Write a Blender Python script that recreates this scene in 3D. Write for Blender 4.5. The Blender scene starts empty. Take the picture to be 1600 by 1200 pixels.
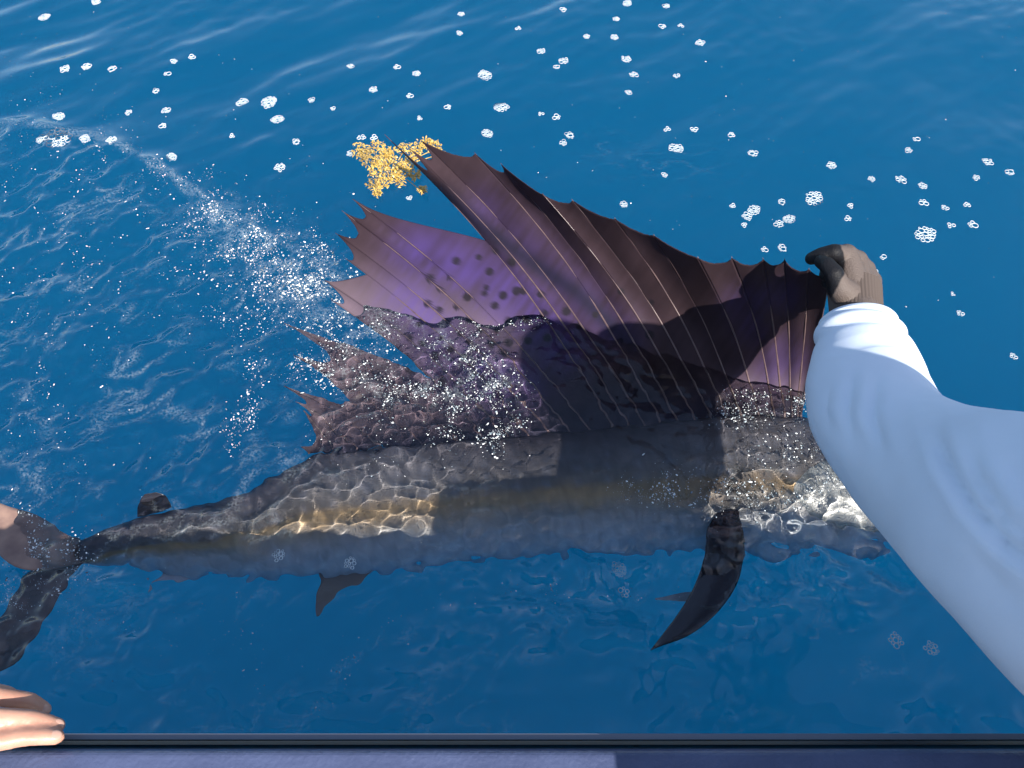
import bpy, bmesh, math, random
import numpy as np
from mathutils import Vector, Matrix

sc = bpy.context.scene
C = sc.collection
R = math.radians

# ------------------------------------------------------------------ camera
CAM_H, PITCH, FOV = 1.35, 58.0, 67.0
cam_d = bpy.data.cameras.new('camera')
cam = bpy.data.objects.new('camera', cam_d)
C.objects.link(cam)
cam.location = (0, 0, CAM_H)
cam.rotation_euler = (R(90 - PITCH), 0, 0)
cam_d.sensor_width = 36
cam_d.angle = R(FOV)
cam_d.clip_start = 0.02
cam_d.clip_end = 3000
sc.camera = cam

# ------------------------------------------------------------------ sky, sun, exposure
SUN = Vector((0.50, -0.85, 1.0)).normalized()
w = bpy.data.worlds.new('World')
sc.world = w
w.use_nodes = True
wn = w.node_tree
sky = wn.nodes.new('ShaderNodeTexSky')
sky.sky_type = 'NISHITA'
sky.sun_disc = False
sky.sun_elevation = math.asin(SUN.z)
sky.sun_rotation = math.atan2(SUN.x, SUN.y)
wn.links.new(sky.outputs[0], wn.nodes['Background'].inputs[0])
wn.nodes['Background'].inputs[1].default_value = 0.12
sun_d = bpy.data.lights.new('sun', 'SUN')
sun_d.energy = 5.0
sun_d.angle = R(0.5)
sun_d.color = (1.0, 0.95, 0.86)
sun = bpy.data.objects.new('sun', sun_d)
C.objects.link(sun)
sun.rotation_euler = SUN.to_track_quat('Z', 'Y').to_euler()
sun_d.cycles.is_caustics_light = True          # sunlight refracted by the ripples onto the fish
sun_d.cycles.use_multiple_importance_sampling = False
vs = sc.view_settings
vs.view_transform = 'Standard'
vs.look = 'None'
vs.exposure = 1.0
vs.gamma = 1
vs.use_curve_mapping = False
sc.cycles.use_denoising = True
sc.cycles.max_bounces = 8
sc.cycles.sample_clamp_indirect = 6

# ------------------------------------------------------------------ helpers
FPX = 800 / math.tan(R(FOV / 2))
FW = np.array([0, math.cos(R(PITCH)), -math.sin(R(PITCH))])
UP = np.array([0, math.sin(R(PITCH)), math.cos(R(PITCH))])
RT = np.array([1.0, 0, 0])
EYE = np.array([0, 0, CAM_H])


def at(px, py, z):
    """point of the place at height z on the line of sight through a photo pixel"""
    px, py, z = np.asarray(px, float), np.asarray(py, float), np.asarray(z, float)
    d = (FW + ((px - 800) / FPX)[..., None] * RT - ((py - 600) / FPX)[..., None] * UP)
    t = (z - CAM_H) / d[..., 2]
    return EYE + d * t[..., None]


def deep(px, py, dist):
    """point at a distance in front of the lens"""
    d = FW + (px - 800) / FPX * RT - (py - 600) / FPX * UP
    return EYE + d * dist


def perlin(x, y, seed):
    r = np.random.RandomState(seed)
    p = r.permutation(256)
    p = np.concatenate([p, p])
    ga = r.rand(256) * 6.2832
    xi = np.floor(x).astype(int)
    yi = np.floor(y).astype(int)
    xf = x - xi
    yf = y - yi

    def g(ix, iy, dx, dy):
        a = ga[p[(p[ix & 255] + iy) & 255]]
        return np.cos(a) * dx + np.sin(a) * dy
    u = xf ** 3 * (xf * (xf * 6 - 15) + 10)
    v = yf ** 3 * (yf * (yf * 6 - 15) + 10)
    a = g(xi, yi, xf, yf)
    b = g(xi + 1, yi, xf - 1, yf)
    c = g(xi, yi + 1, xf, yf - 1)
    e = g(xi + 1, yi + 1, xf - 1, yf - 1)
    return (a + u * (b - a)) * (1 - v) + (c + u * (e - c)) * v


def fbm(x, y, seed, o=3):
    s = 0
    for k in range(o):
        s = s + perlin(x * 2 ** k, y * 2 ** k, seed + k) / 2 ** k
    return s


def sstep(a, b, x):
    t = np.clip((x - a) / (b - a), 0, 1)
    return t * t * (3 - 2 * t)


def mesh(name, V, F, smooth=True):
    me = bpy.data.meshes.new(name)
    V = np.asarray(V, np.float32)
    if isinstance(F, np.ndarray):
        k = F.shape[1]
        me.vertices.add(len(V))
        me.vertices.foreach_set('co', V.ravel())
        me.loops.add(F.size)
        me.loops.foreach_set('vertex_index', F.ravel().astype(np.int32))
        me.polygons.add(len(F))
        me.polygons.foreach_set('loop_start', np.arange(len(F), dtype=np.int32) * k)
        me.update()
    else:
        me.from_pydata([tuple(v) for v in V], [], F)
    me.validate()
    if smooth:
        me.polygons.foreach_set('use_smooth', np.ones(len(me.polygons), bool))
    return me


def obj(name, me, mat=None, parent=None):
    o = bpy.data.objects.new(name, me)
    C.objects.link(o)
    if mat is not None:
        o.data.materials.append(mat)
    if parent is not None:
        o.parent = parent
    return o


def tag(o, label=None, cat=None, group=None, kind=None):
    for k, v in (('label', label), ('category', cat), ('group', group), ('kind', kind)):
        if v:
            o[k] = v
    return o


def empty(name, loc=(0, 0, 0)):
    o = bpy.data.objects.new(name, None)
    C.objects.link(o)
    o.location = loc
    return o


def child(o, parent):
    """parent that keeps the world place (parents here are only moved, never turned)"""
    o.parent = parent
    o.matrix_parent_inverse = Matrix.Translation(parent.location).inverted()
    return o


def colour(me, rgb, name='Col'):
    a = me.color_attributes.new(name, 'FLOAT_COLOR', 'POINT')
    rgb = np.asarray(rgb, np.float32)
    a.data.foreach_set('color', np.concatenate([rgb, np.ones((len(rgb), 1), np.float32)], 1).ravel())


def grid_faces(nu, nv, wrap=False):
    i = np.arange(nu * nv).reshape(nu, nv)
    if wrap:
        j = np.roll(i, -1, 1)
        return np.stack([i[:-1], i[1:], j[1:], j[:-1]], -1).reshape(-1, 4)
    return np.stack([i[:-1, :-1], i[1:, :-1], i[1:, 1:], i[:-1, 1:]], -1).reshape(-1, 4)


def mat(name, col=None, rough=0.5, attr=None, noise=None, bump=None, spec=0.5, coat=0, sss=0, sheen=0):
    m = bpy.data.materials.new(name)
    m.use_nodes = True
    n = m.node_tree
    b = n.nodes['Principled BSDF']
    b.inputs['Roughness'].default_value = rough
    b.inputs['Specular IOR Level'].default_value = spec
    b.inputs['Coat Weight'].default_value = coat
    b.inputs['Coat Roughness'].default_value = 0.12
    b.inputs['Sheen Weight'].default_value = sheen
    if sss:
        b.inputs['Subsurface Weight'].default_value = sss
        b.inputs['Subsurface Radius'].default_value = (0.010, 0.004, 0.002)
        b.inputs['Subsurface Scale'].default_value = 0.5
    src = None
    if attr:
        a = n.nodes.new('ShaderNodeVertexColor')
        a.layer_name = attr
        src = a.outputs[0]
    elif col:
        b.inputs['Base Color'].default_value = (*col, 1)
    tc = n.nodes.new('ShaderNodeTexCoord')
    if noise:
        sc_, amt, col2 = noise
        t = n.nodes.new('ShaderNodeTexNoise')
        t.inputs['Scale'].default_value = sc_
        t.inputs['Detail'].default_value = 6
        n.links.new(tc.outputs['Object'], t.inputs['Vector'])
        rp = n.nodes.new('ShaderNodeMapRange')
        rp.inputs[1].default_value = 0.35
        rp.inputs[2].default_value = 0.7
        rp.inputs[3].default_value = 0
        rp.inputs[4].default_value = amt
        n.links.new(t.outputs[0], rp.inputs[0])
        mx = n.nodes.new('ShaderNodeMix')
        mx.data_type = 'RGBA'
        n.links.new(rp.outputs[0], mx.inputs[0])
        if src:
            n.links.new(src, mx.inputs[6])
        else:
            mx.inputs[6].default_value = (*col, 1)
        mx.inputs[7].default_value = (*col2, 1)
        src = mx.outputs[2]
    if src:
        n.links.new(src, b.inputs['Base Color'])
    if bump:
        kind, sc_, st, dist = bump
        if kind == 'noise':
            t = n.nodes.new('ShaderNodeTexNoise')
            t.inputs['Detail'].default_value = 4
            out = t.outputs[0]
        else:
            t = n.nodes.new('ShaderNodeTexVoronoi')
            out = t.outputs[0]
        t.inputs['Scale'].default_value = sc_
        n.links.new(tc.outputs['Object'], t.inputs['Vector'])
        bp = n.nodes.new('ShaderNodeBump')
        bp.inputs['Strength'].default_value = st
        bp.inputs['Distance'].default_value = dist
        n.links.new(out, bp.inputs['Height'])
        n.links.new(bp.outputs[0], b.inputs['Normal'])
    return m


def interp(xs, table):
    t = np.array(table, float)
    o = np.argsort(t[:, 0])
    t = t[o]
    # smooth (Catmull-Rom like) interpolation by dense cubic through numpy
    out = []
    for c in range(1, t.shape[1]):
        y = t[:, c]
        x = t[:, 0]
        mm = np.gradient(y, x)
        k = np.clip(np.searchsorted(x, xs) - 1, 0, len(x) - 2)
        h = x[k + 1] - x[k]
        s = np.clip((xs - x[k]) / h, 0, 1)
        out.append((2 * s ** 3 - 3 * s ** 2 + 1) * y[k] + (s ** 3 - 2 * s ** 2 + s) * h * mm[k]
                   + (-2 * s ** 3 + 3 * s ** 2) * y[k + 1] + (s ** 3 - s ** 2) * h * mm[k + 1])
    return out


def seg_dist(px, py, pts):
    """distance from points to a polyline and the parameter along it"""
    best = np.full(np.shape(px), 1e9)
    for (x0, y0), (x1, y1) in zip(pts[:-1], pts[1:]):
        dx, dy = x1 - x0, y1 - y0
        t = np.clip(((px - x0) * dx + (py - y0) * dy) / (dx * dx + dy * dy), 0, 1)
        best = np.minimum(best, np.hypot(px - x0 - t * dx, py - y0 - t * dy))
    return best


def W2(pts):
    """photo pixels on the water -> x, y on the water"""
    return [tuple(at(a, b, 0.0)[:2]) for a, b in pts]


# ------------------------------------------------------------------ water
EDGE = W2([(-150, 190), (40, 195), (150, 215), (240, 255), (330, 320), (430, 375), (520, 430), (600, 520)])
FISHLINE = W2([(0, 880), (140, 870), (400, 830), (700, 760), (1000, 740), (1300, 750), (1500, 780)])
SAILZONE = W2([(520, 470), (620, 600), (800, 620), (1000, 640), (1250, 650)])


def rough_maps(x, y):
    dF = np.minimum(seg_dist(x, y, FISHLINE), seg_dist(x, y, SAILZONE))
    fish = 1 - sstep(0.07, 0.30, dF)
    # churned water behind the tail: everything on the fish's side of the splash edge
    ex = np.array([p[0] for p in EDGE])
    ey = np.array([p[1] for p in EDGE])
    yb = np.interp(x, ex, ey)
    churn = sstep(0.03, -0.03, y - yb) * sstep(-0.15, -0.5, x) * sstep(0.35, 0.75, y)
    ridge = np.exp(-(seg_dist(x, y, EDGE) / 0.03) ** 2)
    near = sstep(0.72, 0.45, y)
    return fish, churn, ridge, near


def water_z(x, y):
    fish, churn, ridge, near = rough_maps(x, y)
    far = np.hypot(x, y - 1)
    core = np.clip((6 - far) / 3, 0, 1)
    calm_near_fish = 1 - 0.65 * fish
    z = 0.022 * perlin(x * 1.3 + 3.1, y * 1.9, 3) * calm_near_fish
    a, b = 0.82 * x + 0.57 * y, -0.57 * x + 0.82 * y
    wx0 = x + 0.05 * perlin(x * 4, y * 4, 24)
    wy0 = y + 0.05 * perlin(x * 4, y * 4, 25)
    z = z + 0.012 * perlin(a * 2.2, b * 6.0, 5) * calm_near_fish * (0.5 + sstep(1.0, 1.9, y))
    z = z + 0.0030 * perlin(a * 7, b * 20, 6) * (0.6 + sstep(1.0, 1.9, y))
    z = z + 0.0016 * perlin(wx0 * 20, wy0 * 27, 17) * (0.35 + 0.9 * sstep(-0.2, 0.4, perlin(x * 1.7, y * 2.3, 18)))
    z = z + churn * (0.0170 * perlin(a * 7, b * 11, 7) + 0.0125 * perlin(a * 17 + 2, b * 22, 8) + 0.0036 * perlin(x * 45, y * 40, 9))
    z = z + ridge * (0.008 + 0.004 * perlin(x * 20, y * 20, 10))
    wx = x + 0.02 * perlin(x * 9, y * 9, 20)
    wy = y + 0.02 * perlin(x * 9, y * 9, 21)
    pat = 0.55 + 0.8 * sstep(-0.25, 0.35, perlin(x * 3.3, y * 3.3, 22))
    z = z + fish * pat * (0.0085 * perlin(wx * 10, wy * 13, 11) + 0.0068 * perlin(wx * 31, wy * 34, 12) + 0.0036 * perlin(wx * 56, wy * 58, 13))
    pn = sstep(-0.2, 0.3, perlin(x * 2.6, y * 4, 23))
    z = z + near * pn * (0.0190 * perlin(wx * 7, wy * 13, 14) + 0.0165 * perlin(wx * 17, wy * 27, 15) + 0.0034 * perlin(wx * 50, wy * 50, 16))
    return z * core


def axis(stops, grow=1.3, n=26):
    out = []
    for (a, st), (b, _) in zip(stops[:-1], stops[1:]):
        out.append(np.arange(a, b - 1e-6, st))
    core = np.concatenate(out)
    st0, st1 = stops[0][1], stops[-2][1]
    lo = stops[0][0] - np.cumsum(st0 * grow ** np.arange(1, n))
    hi = core[-1] + np.cumsum(st1 * grow ** np.arange(1, n))
    return np.concatenate([lo[::-1], core, hi])


def build_water():
    X = axis([(-2.3, 0.012), (-1.25, 0.004), (1.05, 0.012), (2.3, 0)], n=34)
    Y = axis([(-0.1, 0.01), (0.12, 0.005), (0.4, 0.004), (1.0, 0.006), (1.6, 0.010), (3.0, 0)], n=34)
    gx, gy = np.meshgrid(X, Y, indexing='ij')
    z = water_z(gx, gy)
    me = mesh('water', np.stack([gx, gy, z], -1).reshape(-1, 3), grid_faces(len(X), len(Y)))
    x, y = gx.ravel(), gy.ravel()
    fish, churn, ridge, near = rough_maps(x, y)
    a, b = 0.82 * x + 0.57 * y, -0.57 * x + 0.82 * y
    wa = a + 0.05 * perlin(x * 6, y * 6, 101)
    wb = b + 0.05 * perlin(x * 6, y * 6, 102)
    line = lambda q, w_: np.exp(-(q / w_) ** 2)
    f = churn * np.maximum(0.8 * line(perlin(wa * 5, wb * 16, 103), 0.06), 0.8 * line(perlin(wa * 13, wb * 30, 104), 0.08)) * sstep(0.0, 0.45, fbm(x * 7, y * 7, 105))  # churn streaks: foam wisps, with sky reflection put into the same colour
    f = np.maximum(f, 0.9 * line(seg_dist(x, y, EDGE) + 0.02 * perlin(x * 14, y * 14, 106), 0.008) * sstep(-1.6, -1.2, x))
    mess = seg_dist(x, y, W2([(330, 340), (420, 390), (500, 440), (560, 510)]))
    f = np.maximum(f, np.exp(-(mess / 0.07) ** 2) * sstep(-0.1, 0.35, fbm(x * 22, y * 22, 107)))
    mess = seg_dist(x, y, W2([(560, 460), (650, 500), (740, 570), (785, 610), (640, 610), (540, 590)]))
    f = np.maximum(f, 0.8 * np.exp(-(mess / 0.035) ** 2) * sstep(0.0, 0.4, fbm(x * 30, y * 30, 108)))
    f = np.maximum(f, 0.75 * near * np.maximum(line(perlin(wa * 6, wb * 16, 109), 0.06), 0.8 * line(perlin(wa * 15, wb * 32, 119), 0.08)) * sstep(0.0, 0.4, fbm(x * 5, y * 8, 110)))  # pale ripple streaks beside the boat: reflected light painted in as foam
    for bl in ([(480, 1130), (520, 1060), (580, 1010), (680, 980), (760, 985)], [(880, 945), (960, 930), (1040, 938)], [(1180, 935), (1300, 930)], [(80, 1010), (150, 1060)]):
        mess = seg_dist(x + 0.012 * perlin(x * 25, y * 25, 113), y + 0.012 * perlin(x * 25, y * 25, 114), W2(bl))
        f = np.maximum(f, 0.7 * np.exp(-(mess / 0.012) ** 2) * sstep(-0.3, 0.4, fbm(x * 30, y * 30, 111)))
    ring_ = seg_dist(x, y, W2([(940, 225), (1010, 248), (1090, 250)]))
    f = np.maximum(f, 0.15 * line(perlin(x * 9, y * 26, 112), 0.05) * np.exp(-(ring_ / 0.06) ** 2))
    at_ = me.attributes.new('foam', 'FLOAT', 'POINT')  # carries real foam and the painted light streaks together
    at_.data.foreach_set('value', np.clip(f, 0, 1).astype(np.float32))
    m = bpy.data.materials.new('sea_water')
    m.use_nodes = True
    n = m.node_tree
    b = n.nodes['Principled BSDF']
    b.inputs['Base Color'].default_value = (1, 1, 1, 1)
    b.inputs['Transmission Weight'].default_value = 1
    b.inputs['IOR'].default_value = 1.37
    b.inputs['Roughness'].default_value = 0.03
    fa = n.nodes.new('ShaderNodeAttribute')
    fa.attribute_name = 'foam'
    tc = n.nodes.new('ShaderNodeTexCoord')
    nt = n.nodes.new('ShaderNodeTexNoise')
    nt.inputs['Scale'].default_value = 210
    nt.inputs['Detail'].default_value = 5
    n.links.new(tc.outputs['Object'], nt.inputs['Vector'])
    mr = n.nodes.new('ShaderNodeMapRange')
    mr.inputs[1].default_value = 0.40
    mr.inputs[2].default_value = 0.64
    n.links.new(nt.outputs[0], mr.inputs[0])
    mu = n.nodes.new('ShaderNodeMath')
    mu.operation = 'MULTIPLY'
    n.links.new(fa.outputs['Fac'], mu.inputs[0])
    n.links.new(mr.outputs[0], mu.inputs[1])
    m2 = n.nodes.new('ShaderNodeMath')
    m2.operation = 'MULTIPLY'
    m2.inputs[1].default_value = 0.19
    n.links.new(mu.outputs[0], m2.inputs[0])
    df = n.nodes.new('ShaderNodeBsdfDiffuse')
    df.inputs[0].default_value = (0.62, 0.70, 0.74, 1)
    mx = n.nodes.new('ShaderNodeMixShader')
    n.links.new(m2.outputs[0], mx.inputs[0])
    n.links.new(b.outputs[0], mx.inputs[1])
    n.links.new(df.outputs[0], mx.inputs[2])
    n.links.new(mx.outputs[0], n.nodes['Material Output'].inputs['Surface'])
    o = obj('water', me, m)
    o['kind'] = 'structure'
    o.cycles.is_caustics_caster = True
    s = 1500
    d = obj('deep_water', mesh('deep_water', [(-s, -s, -1.3), (s, -s, -1.3), (s, s, -1.3), (-s, s, -1.3)], [(0, 1, 2, 3)]),
            mat('blue_depth', (0.009, 0.41, 0.64), 1.0, spec=0))
    d['kind'] = 'structure'


build_water()

# ------------------------------------------------------------------ boat
GY, GZ = 0.1145, 0.48            # outer edge and height of the gunwale
DECK = 0.10


def sweep_x(prof, x0, x1, nx, wob=0):
    """extrude a closed (y, z) outline along x"""
    xs = np.linspace(x0, x1, nx)
    k = len(prof)
    V = []
    for x in xs:
        for (y, z) in prof:
            V.append((x, y, z))
    F = []
    for i in range(nx - 1):
        for j in range(k):
            j2 = (j + 1) % k
            F.append((i * k + j, i * k + j2, (i + 1) * k + j2, (i + 1) * k + j))
    F.append(tuple(range(k))[::-1])
    F.append(tuple((nx - 1) * k + j for j in range(k)))
    return np.array(V), F


def boat():
    root = empty('fishing_boat', (0, -0.9, 0))
    tag(root, 'white fibreglass fishing boat with its side rail beside the fish', 'boat')
    gel = mat('white_gelcoat', (0.60, 0.61, 0.63), 0.28, noise=(9, 0.5, (0.42, 0.45, 0.5)), bump=('noise', 60, 0.12, 0.003))
    non = mat('nonskid_gelcoat', (0.062, 0.078, 0.15), 0.32, noise=(14, 0.8, (0.035, 0.045, 0.095)), bump=('noise', 190, 0.5, 0.002))
    rub = mat('black_rubber', (0.012, 0.012, 0.014), 0.45)
    steel = mat('grey_trim', (0.11, 0.125, 0.16), 0.4)
    dk = mat('deck_gelcoat', (0.6, 0.6, 0.58), 0.6, bump=('noise', 150, 0.4, 0.002))
    # hull side, outside skin of near side; closed solids
    hull = [(GY - 0.012, GZ - 0.05), (GY - 0.05, 0.25), (GY - 0.11, 0.0), (GY - 0.30, -0.25), (GY - 1.0, -0.42), (GY - 1.0, -0.36),
            (GY - 0.33, -0.19), (GY - 0.155, 0.02), (GY - 0.11, 0.25), (GY - 0.06, GZ - 0.05)]
    V, F = sweep_x(hull, -2.6, 2.6, 12)
    child(obj('hull_side', mesh('hull_side', V, F, False), gel), root)
    far = [(-1.9 - y, z) for y, z in hull]
    V, F = sweep_x(far[::-1], -2.6, 2.6, 12)
    child(obj('hull_side', mesh('hull_side', V, F, False), gel), root)
    # gunwale cap with rounded outer edge
    for sgn in (1, -1):
        cap = []
        for k in range(7):
            a = math.pi / 2 * k / 6
            cap.append((GY - 0.016 + 0.010 * math.sin(a) - 0.004, GZ - 0.012 + 0.012 * math.cos(a)))
        cap += [(GY - 0.010, GZ - 0.05), (GY - 0.225, GZ - 0.05), (GY - 0.235, GZ - 0.02), (GY - 0.23, GZ + 0.002), (GY - 0.12, GZ + 0.006)]
        if sgn < 0:
            cap = [(-1.9 - y, z) for y, z in cap][::-1]
        V, F = sweep_x(cap, -2.6, 2.6, 40)
        o = child(obj('gunwale', mesh('gunwale', V, F, False), non), root)
    # rub rail: black rubber with a thin metal strip
    y0 = GY - 0.006
    rr = [(y0, GZ - 0.048), (y0 + 0.004, GZ - 0.045), (y0 + 0.006, GZ - 0.030), (y0 + 0.004, GZ - 0.016), (y0, GZ - 0.013)]
    V, F = sweep_x(rr, -2.6, 2.6, 6)
    child(obj('rub_rail', mesh('rub_rail', V, F, False), rub), root)
    st = [(y0 + 0.0063, GZ - 0.036), (y0 + 0.012, GZ - 0.035), (y0 + 0.013, GZ - 0.030), (y0 + 0.012, GZ - 0.025), (y0 + 0.0063, GZ - 0.024)]
    V, F = sweep_x(st, -2.6, 2.6, 6)
    child(obj('rail_strip', mesh('rail_strip', V, F, False), steel), root)
    # inner liners and deck
    for a, b in ((GY - 0.225, GY - 0.20), (-1.9 - GY + 0.20, -1.9 - GY + 0.225)):
        V, F = sweep_x([(a, DECK + 0.002), (b, DECK + 0.002), (b, GZ - 0.052), (a, GZ - 0.052)], -2.55, 2.55, 4)
        child(obj('inner_liner', mesh('inner_liner', V, F, False), gel), root)
    V, F = sweep_x([(-1.9 - GY + 0.15, DECK - 0.06), (GY - 0.15, DECK - 0.06), (GY - 0.15, DECK), (-1.9 - GY + 0.15, DECK)], -2.58, 2.58, 4)
    child(obj('deck', mesh('deck', V, F, False), dk), root)


boat()

# ------------------------------------------------------------------ sailfish
FISH = empty('sailfish', tuple(at(800, 800, -0.12)))
tag(FISH, 'purple-finned sailfish lying on its side in the water, spotted sail held up', 'fish')
BODY = [  # px x, back y, belly y, half thickness, height of the middle
    (128, 853, 890, 0.016, -0.040), (165, 836, 892, 0.020, -0.044), (210, 820, 892, 0.024, -0.046), (300, 796, 904, 0.031, -0.050),
    (400, 766, 912, 0.038, -0.056), (480, 722, 911, 0.044, -0.060), (600, 706, 904, 0.050, -0.064), (700, 697, 892, 0.054, -0.067),
    (800, 689, 882, 0.057, -0.069), (900, 680, 876, 0.059, -0.070), (1000, 670, 872, 0.060, -0.070), (1100, 660, 872, 0.060, -0.069),
    (1200, 657, 873, 0.058, -0.067), (1300, 666, 871, 0.054, -0.064), (1380, 690, 862, 0.048, -0.060), (1440, 716, 850, 0.041, -0.055),
    (1500, 744, 836, 0.032, -0.050), (1550, 766, 824, 0.024, -0.046)]
rec = []


def fish_frame(xs):
    t, b, wd, zm = interp(xs, BODY)
    hd = (b - t)
    zm = zm - 0.024
    zd, zv = zm + 0.035, zm - 0.025
    D = at(xs, t, zd)
    Vv = at(xs, b, zv)
    mid = (D + Vv) / 2
    dv = (Vv - D) / 2
    ax = np.gradient(mid, axis=0)
    ax /= np.linalg.norm(ax, axis=1)[:, None]
    n = np.cross(dv, ax)
    n /= np.linalg.norm(n, axis=1)[:, None]
    n *= np.sign(n[:, 2])[:, None]
    return mid, dv, n, wd


def fish_pt(px, v, side=1.0, lift=0.0):
    """point on the upper flank: v from -1 (back) to 1 (belly)"""
    xs = np.array([px - 2.0, px, px + 2.0])
    mid, dv, n, wd = fish_frame(xs)
    th = math.acos(max(-1, min(1, -v)))
    return mid[1] + dv[1] * v + n[1] * (wd[1] * math.sin(th) * side + lift)


def fish_body():
    xs = np.concatenate([np.linspace(128, 1550, 240)])
    mid, dv, n, wd = fish_frame(xs)
    K = 56
    th = np.linspace(0, 2 * math.pi, K, endpoint=False)
    c, s = np.cos(th), np.sin(th)
    s = np.sign(s) * np.abs(s) ** 0.9
    P = mid[:, None] + dv[:, None] * (-c)[None, :, None] + n[:, None] * (wd[:, None] * s[None])[..., None]
    V = P.reshape(-1, 3)
    F = grid_faces(len(xs), K, True)
    V = np.concatenate([V, [mid[0] - (mid[1] - mid[0]) * 2], [mid[-1] + (mid[-1] - mid[-2]) * 2]])
    caps = []
    a, b = len(V) - 2, len(V) - 1
    for j in range(K):
        caps.append((a, (j + 1) % K, j, j))
        e = (len(xs) - 1) * K
        caps.append((b, e + j, e + (j + 1) % K, e + (j + 1) % K))
    faces = [tuple(f) for f in F] + [f[:3] for f in caps]
    me = mesh('body', V, faces)
    # pigment: blue-black back, bronze side stripe, silver belly, plus a painted sunlit sheen
    v = np.concatenate([np.tile(-c, len(xs)), [0, 0]])
    px = np.concatenate([np.repeat(xs, K), [128, 1550]])
    nz = fbm(px / 60, v * 2.2, 31)
    fine = fbm(px / 11, v * 5, 35)
    vv = v + 0.10 + 0.10 * nz
    col = np.zeros((len(v), 3))
    stops = [(-1.05, (0.034, 0.030, 0.042)), (-0.35, (0.052, 0.049, 0.056)), (-0.02, (0.075, 0.066, 0.060)), (0.12, (0.19, 0.125, 0.055)),
             (0.26, (0.22, 0.15, 0.08)), (0.45, (0.19, 0.175, 0.16)), (0.66, (0.24, 0.25, 0.27)), (1.05, (0.27, 0.33, 0.39))]
    ss = np.array([q[0] for q in stops])
    for k in range(3):
        col[:, k] = np.interp(vv, ss, [q[1][k] for q in stops])
    col *= (1 + 0.35 * fine)[:, None]
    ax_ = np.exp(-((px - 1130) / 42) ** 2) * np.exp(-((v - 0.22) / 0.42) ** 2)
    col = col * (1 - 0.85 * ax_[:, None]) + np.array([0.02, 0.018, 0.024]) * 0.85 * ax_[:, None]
    sheen_ = np.maximum(np.exp(-((px - 620) / 120) ** 2), np.exp(-((px - 1170) / 150) ** 2)) * sstep(0.15, -0.25, v)  # back painted lighter where the sunlit patches fall
    col += sheen_[:, None] * np.array([0.060, 0.058, 0.060])
    # rows of faint pale dots in upright bars
    bar = np.exp(-(((px / 46) % 1 - 0.5) / 0.13) ** 2) * np.exp(-((v + 0.15) / 0.45) ** 2) * (np.sin(v * 34) > 0.2)
    col += bar[:, None] * np.array([0.018, 0.026, 0.045])
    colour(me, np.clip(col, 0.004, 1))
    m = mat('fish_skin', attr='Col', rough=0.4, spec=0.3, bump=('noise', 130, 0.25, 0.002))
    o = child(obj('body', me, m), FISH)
    rec.append(o)
    # gill cover: raised plate edge behind the head
    dark = mat('gill_skin', (0.34, 0.34, 0.32), 0.3, noise=(30, 0.8, (0.13, 0.14, 0.13)), bump=('noise', 90, 0.3, 0.003))
    V = []
    nu, nv = 22, 22
    for i in range(nu):
        vq = -0.50 + 1.30 * i / (nu - 1)
        bow = math.sqrt(max(0, 1 - ((vq - 0.15) / 0.68) ** 2))
        for j in range(nv):
            q = 1225 + 200 - 200 * bow * (1 - j / (nv - 1))
            V.append(fish_pt(q, vq, 1, 0.0045 * min(1, j / 2) * bow * (1 - (j / (nv - 1)) ** 2) + 0.0006 - 0.002 * (j / (nv - 1)) ** 4))
    child(obj('gill_cover', mesh('gill_cover', V, grid_faces(nu, nv)), dark), FISH)
    rec.append(C.objects[-1] if False else bpy.data.objects['gill_cover'])
    # bill and lower jaw
    skin = mat('bill_skin', (0.035, 0.035, 0.05), 0.35, bump=('noise', 120, 0.2, 0.002))
    m0, dv0, n0, w0 = fish_frame(np.array([1530.0, 1540.0, 1550.0]))
    ax = m0[2] - m0[0]
    ax = ax / np.linalg.norm(ax)
    start = m0[2] - ax * 0.03 - dv0[2] * 0.15
    for nm, L, r0, off, seg in (('bill', 0.40, 0.021, -0.0, 16), ('lower_jaw', 0.16, 0.013, 0.45, 10)):
        pts, rad = [], []
        for k in range(seg):
            t = k / (seg - 1)
            pts.append(start + dv0[2] * off + ax * L * t)
            rad.append(r0 * (1 - t) ** 0.8 + 0.002)
        o = child(obj(nm, tube(pts, rad, 12), skin), FISH)
        rec.append(o)
    # eye
    e = fish_pt(1470, -0.12, 1, -0.004)
    for nm, r, h, mt in (('eye', 0.015, 0, mat('eye_iris', (0.25, 0.22, 0.10), 0.1)),):
        bm = bmesh.new()
        bmesh.ops.create_uvsphere(bm, u_segments=20, v_segments=12, radius=r)
        me = bpy.data.meshes.new(nm)
        bm.to_mesh(me)
        bm.free()
        eo = obj(nm, me, mt)
        eo.location = e
        child(eo, FISH)
        bm = bmesh.new()
        bmesh.ops.create_uvsphere(bm, u_segments=16, v_segments=10, radius=0.009)
        me = bpy.data.meshes.new('pupil')
        bm.to_mesh(me)
        bm.free()
        po = obj('pupil', me, mat('eye_pupil', (0.004, 0.004, 0.006), 0.05), eo)
        po.location = (0, -0.002, 0.0075)


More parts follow.
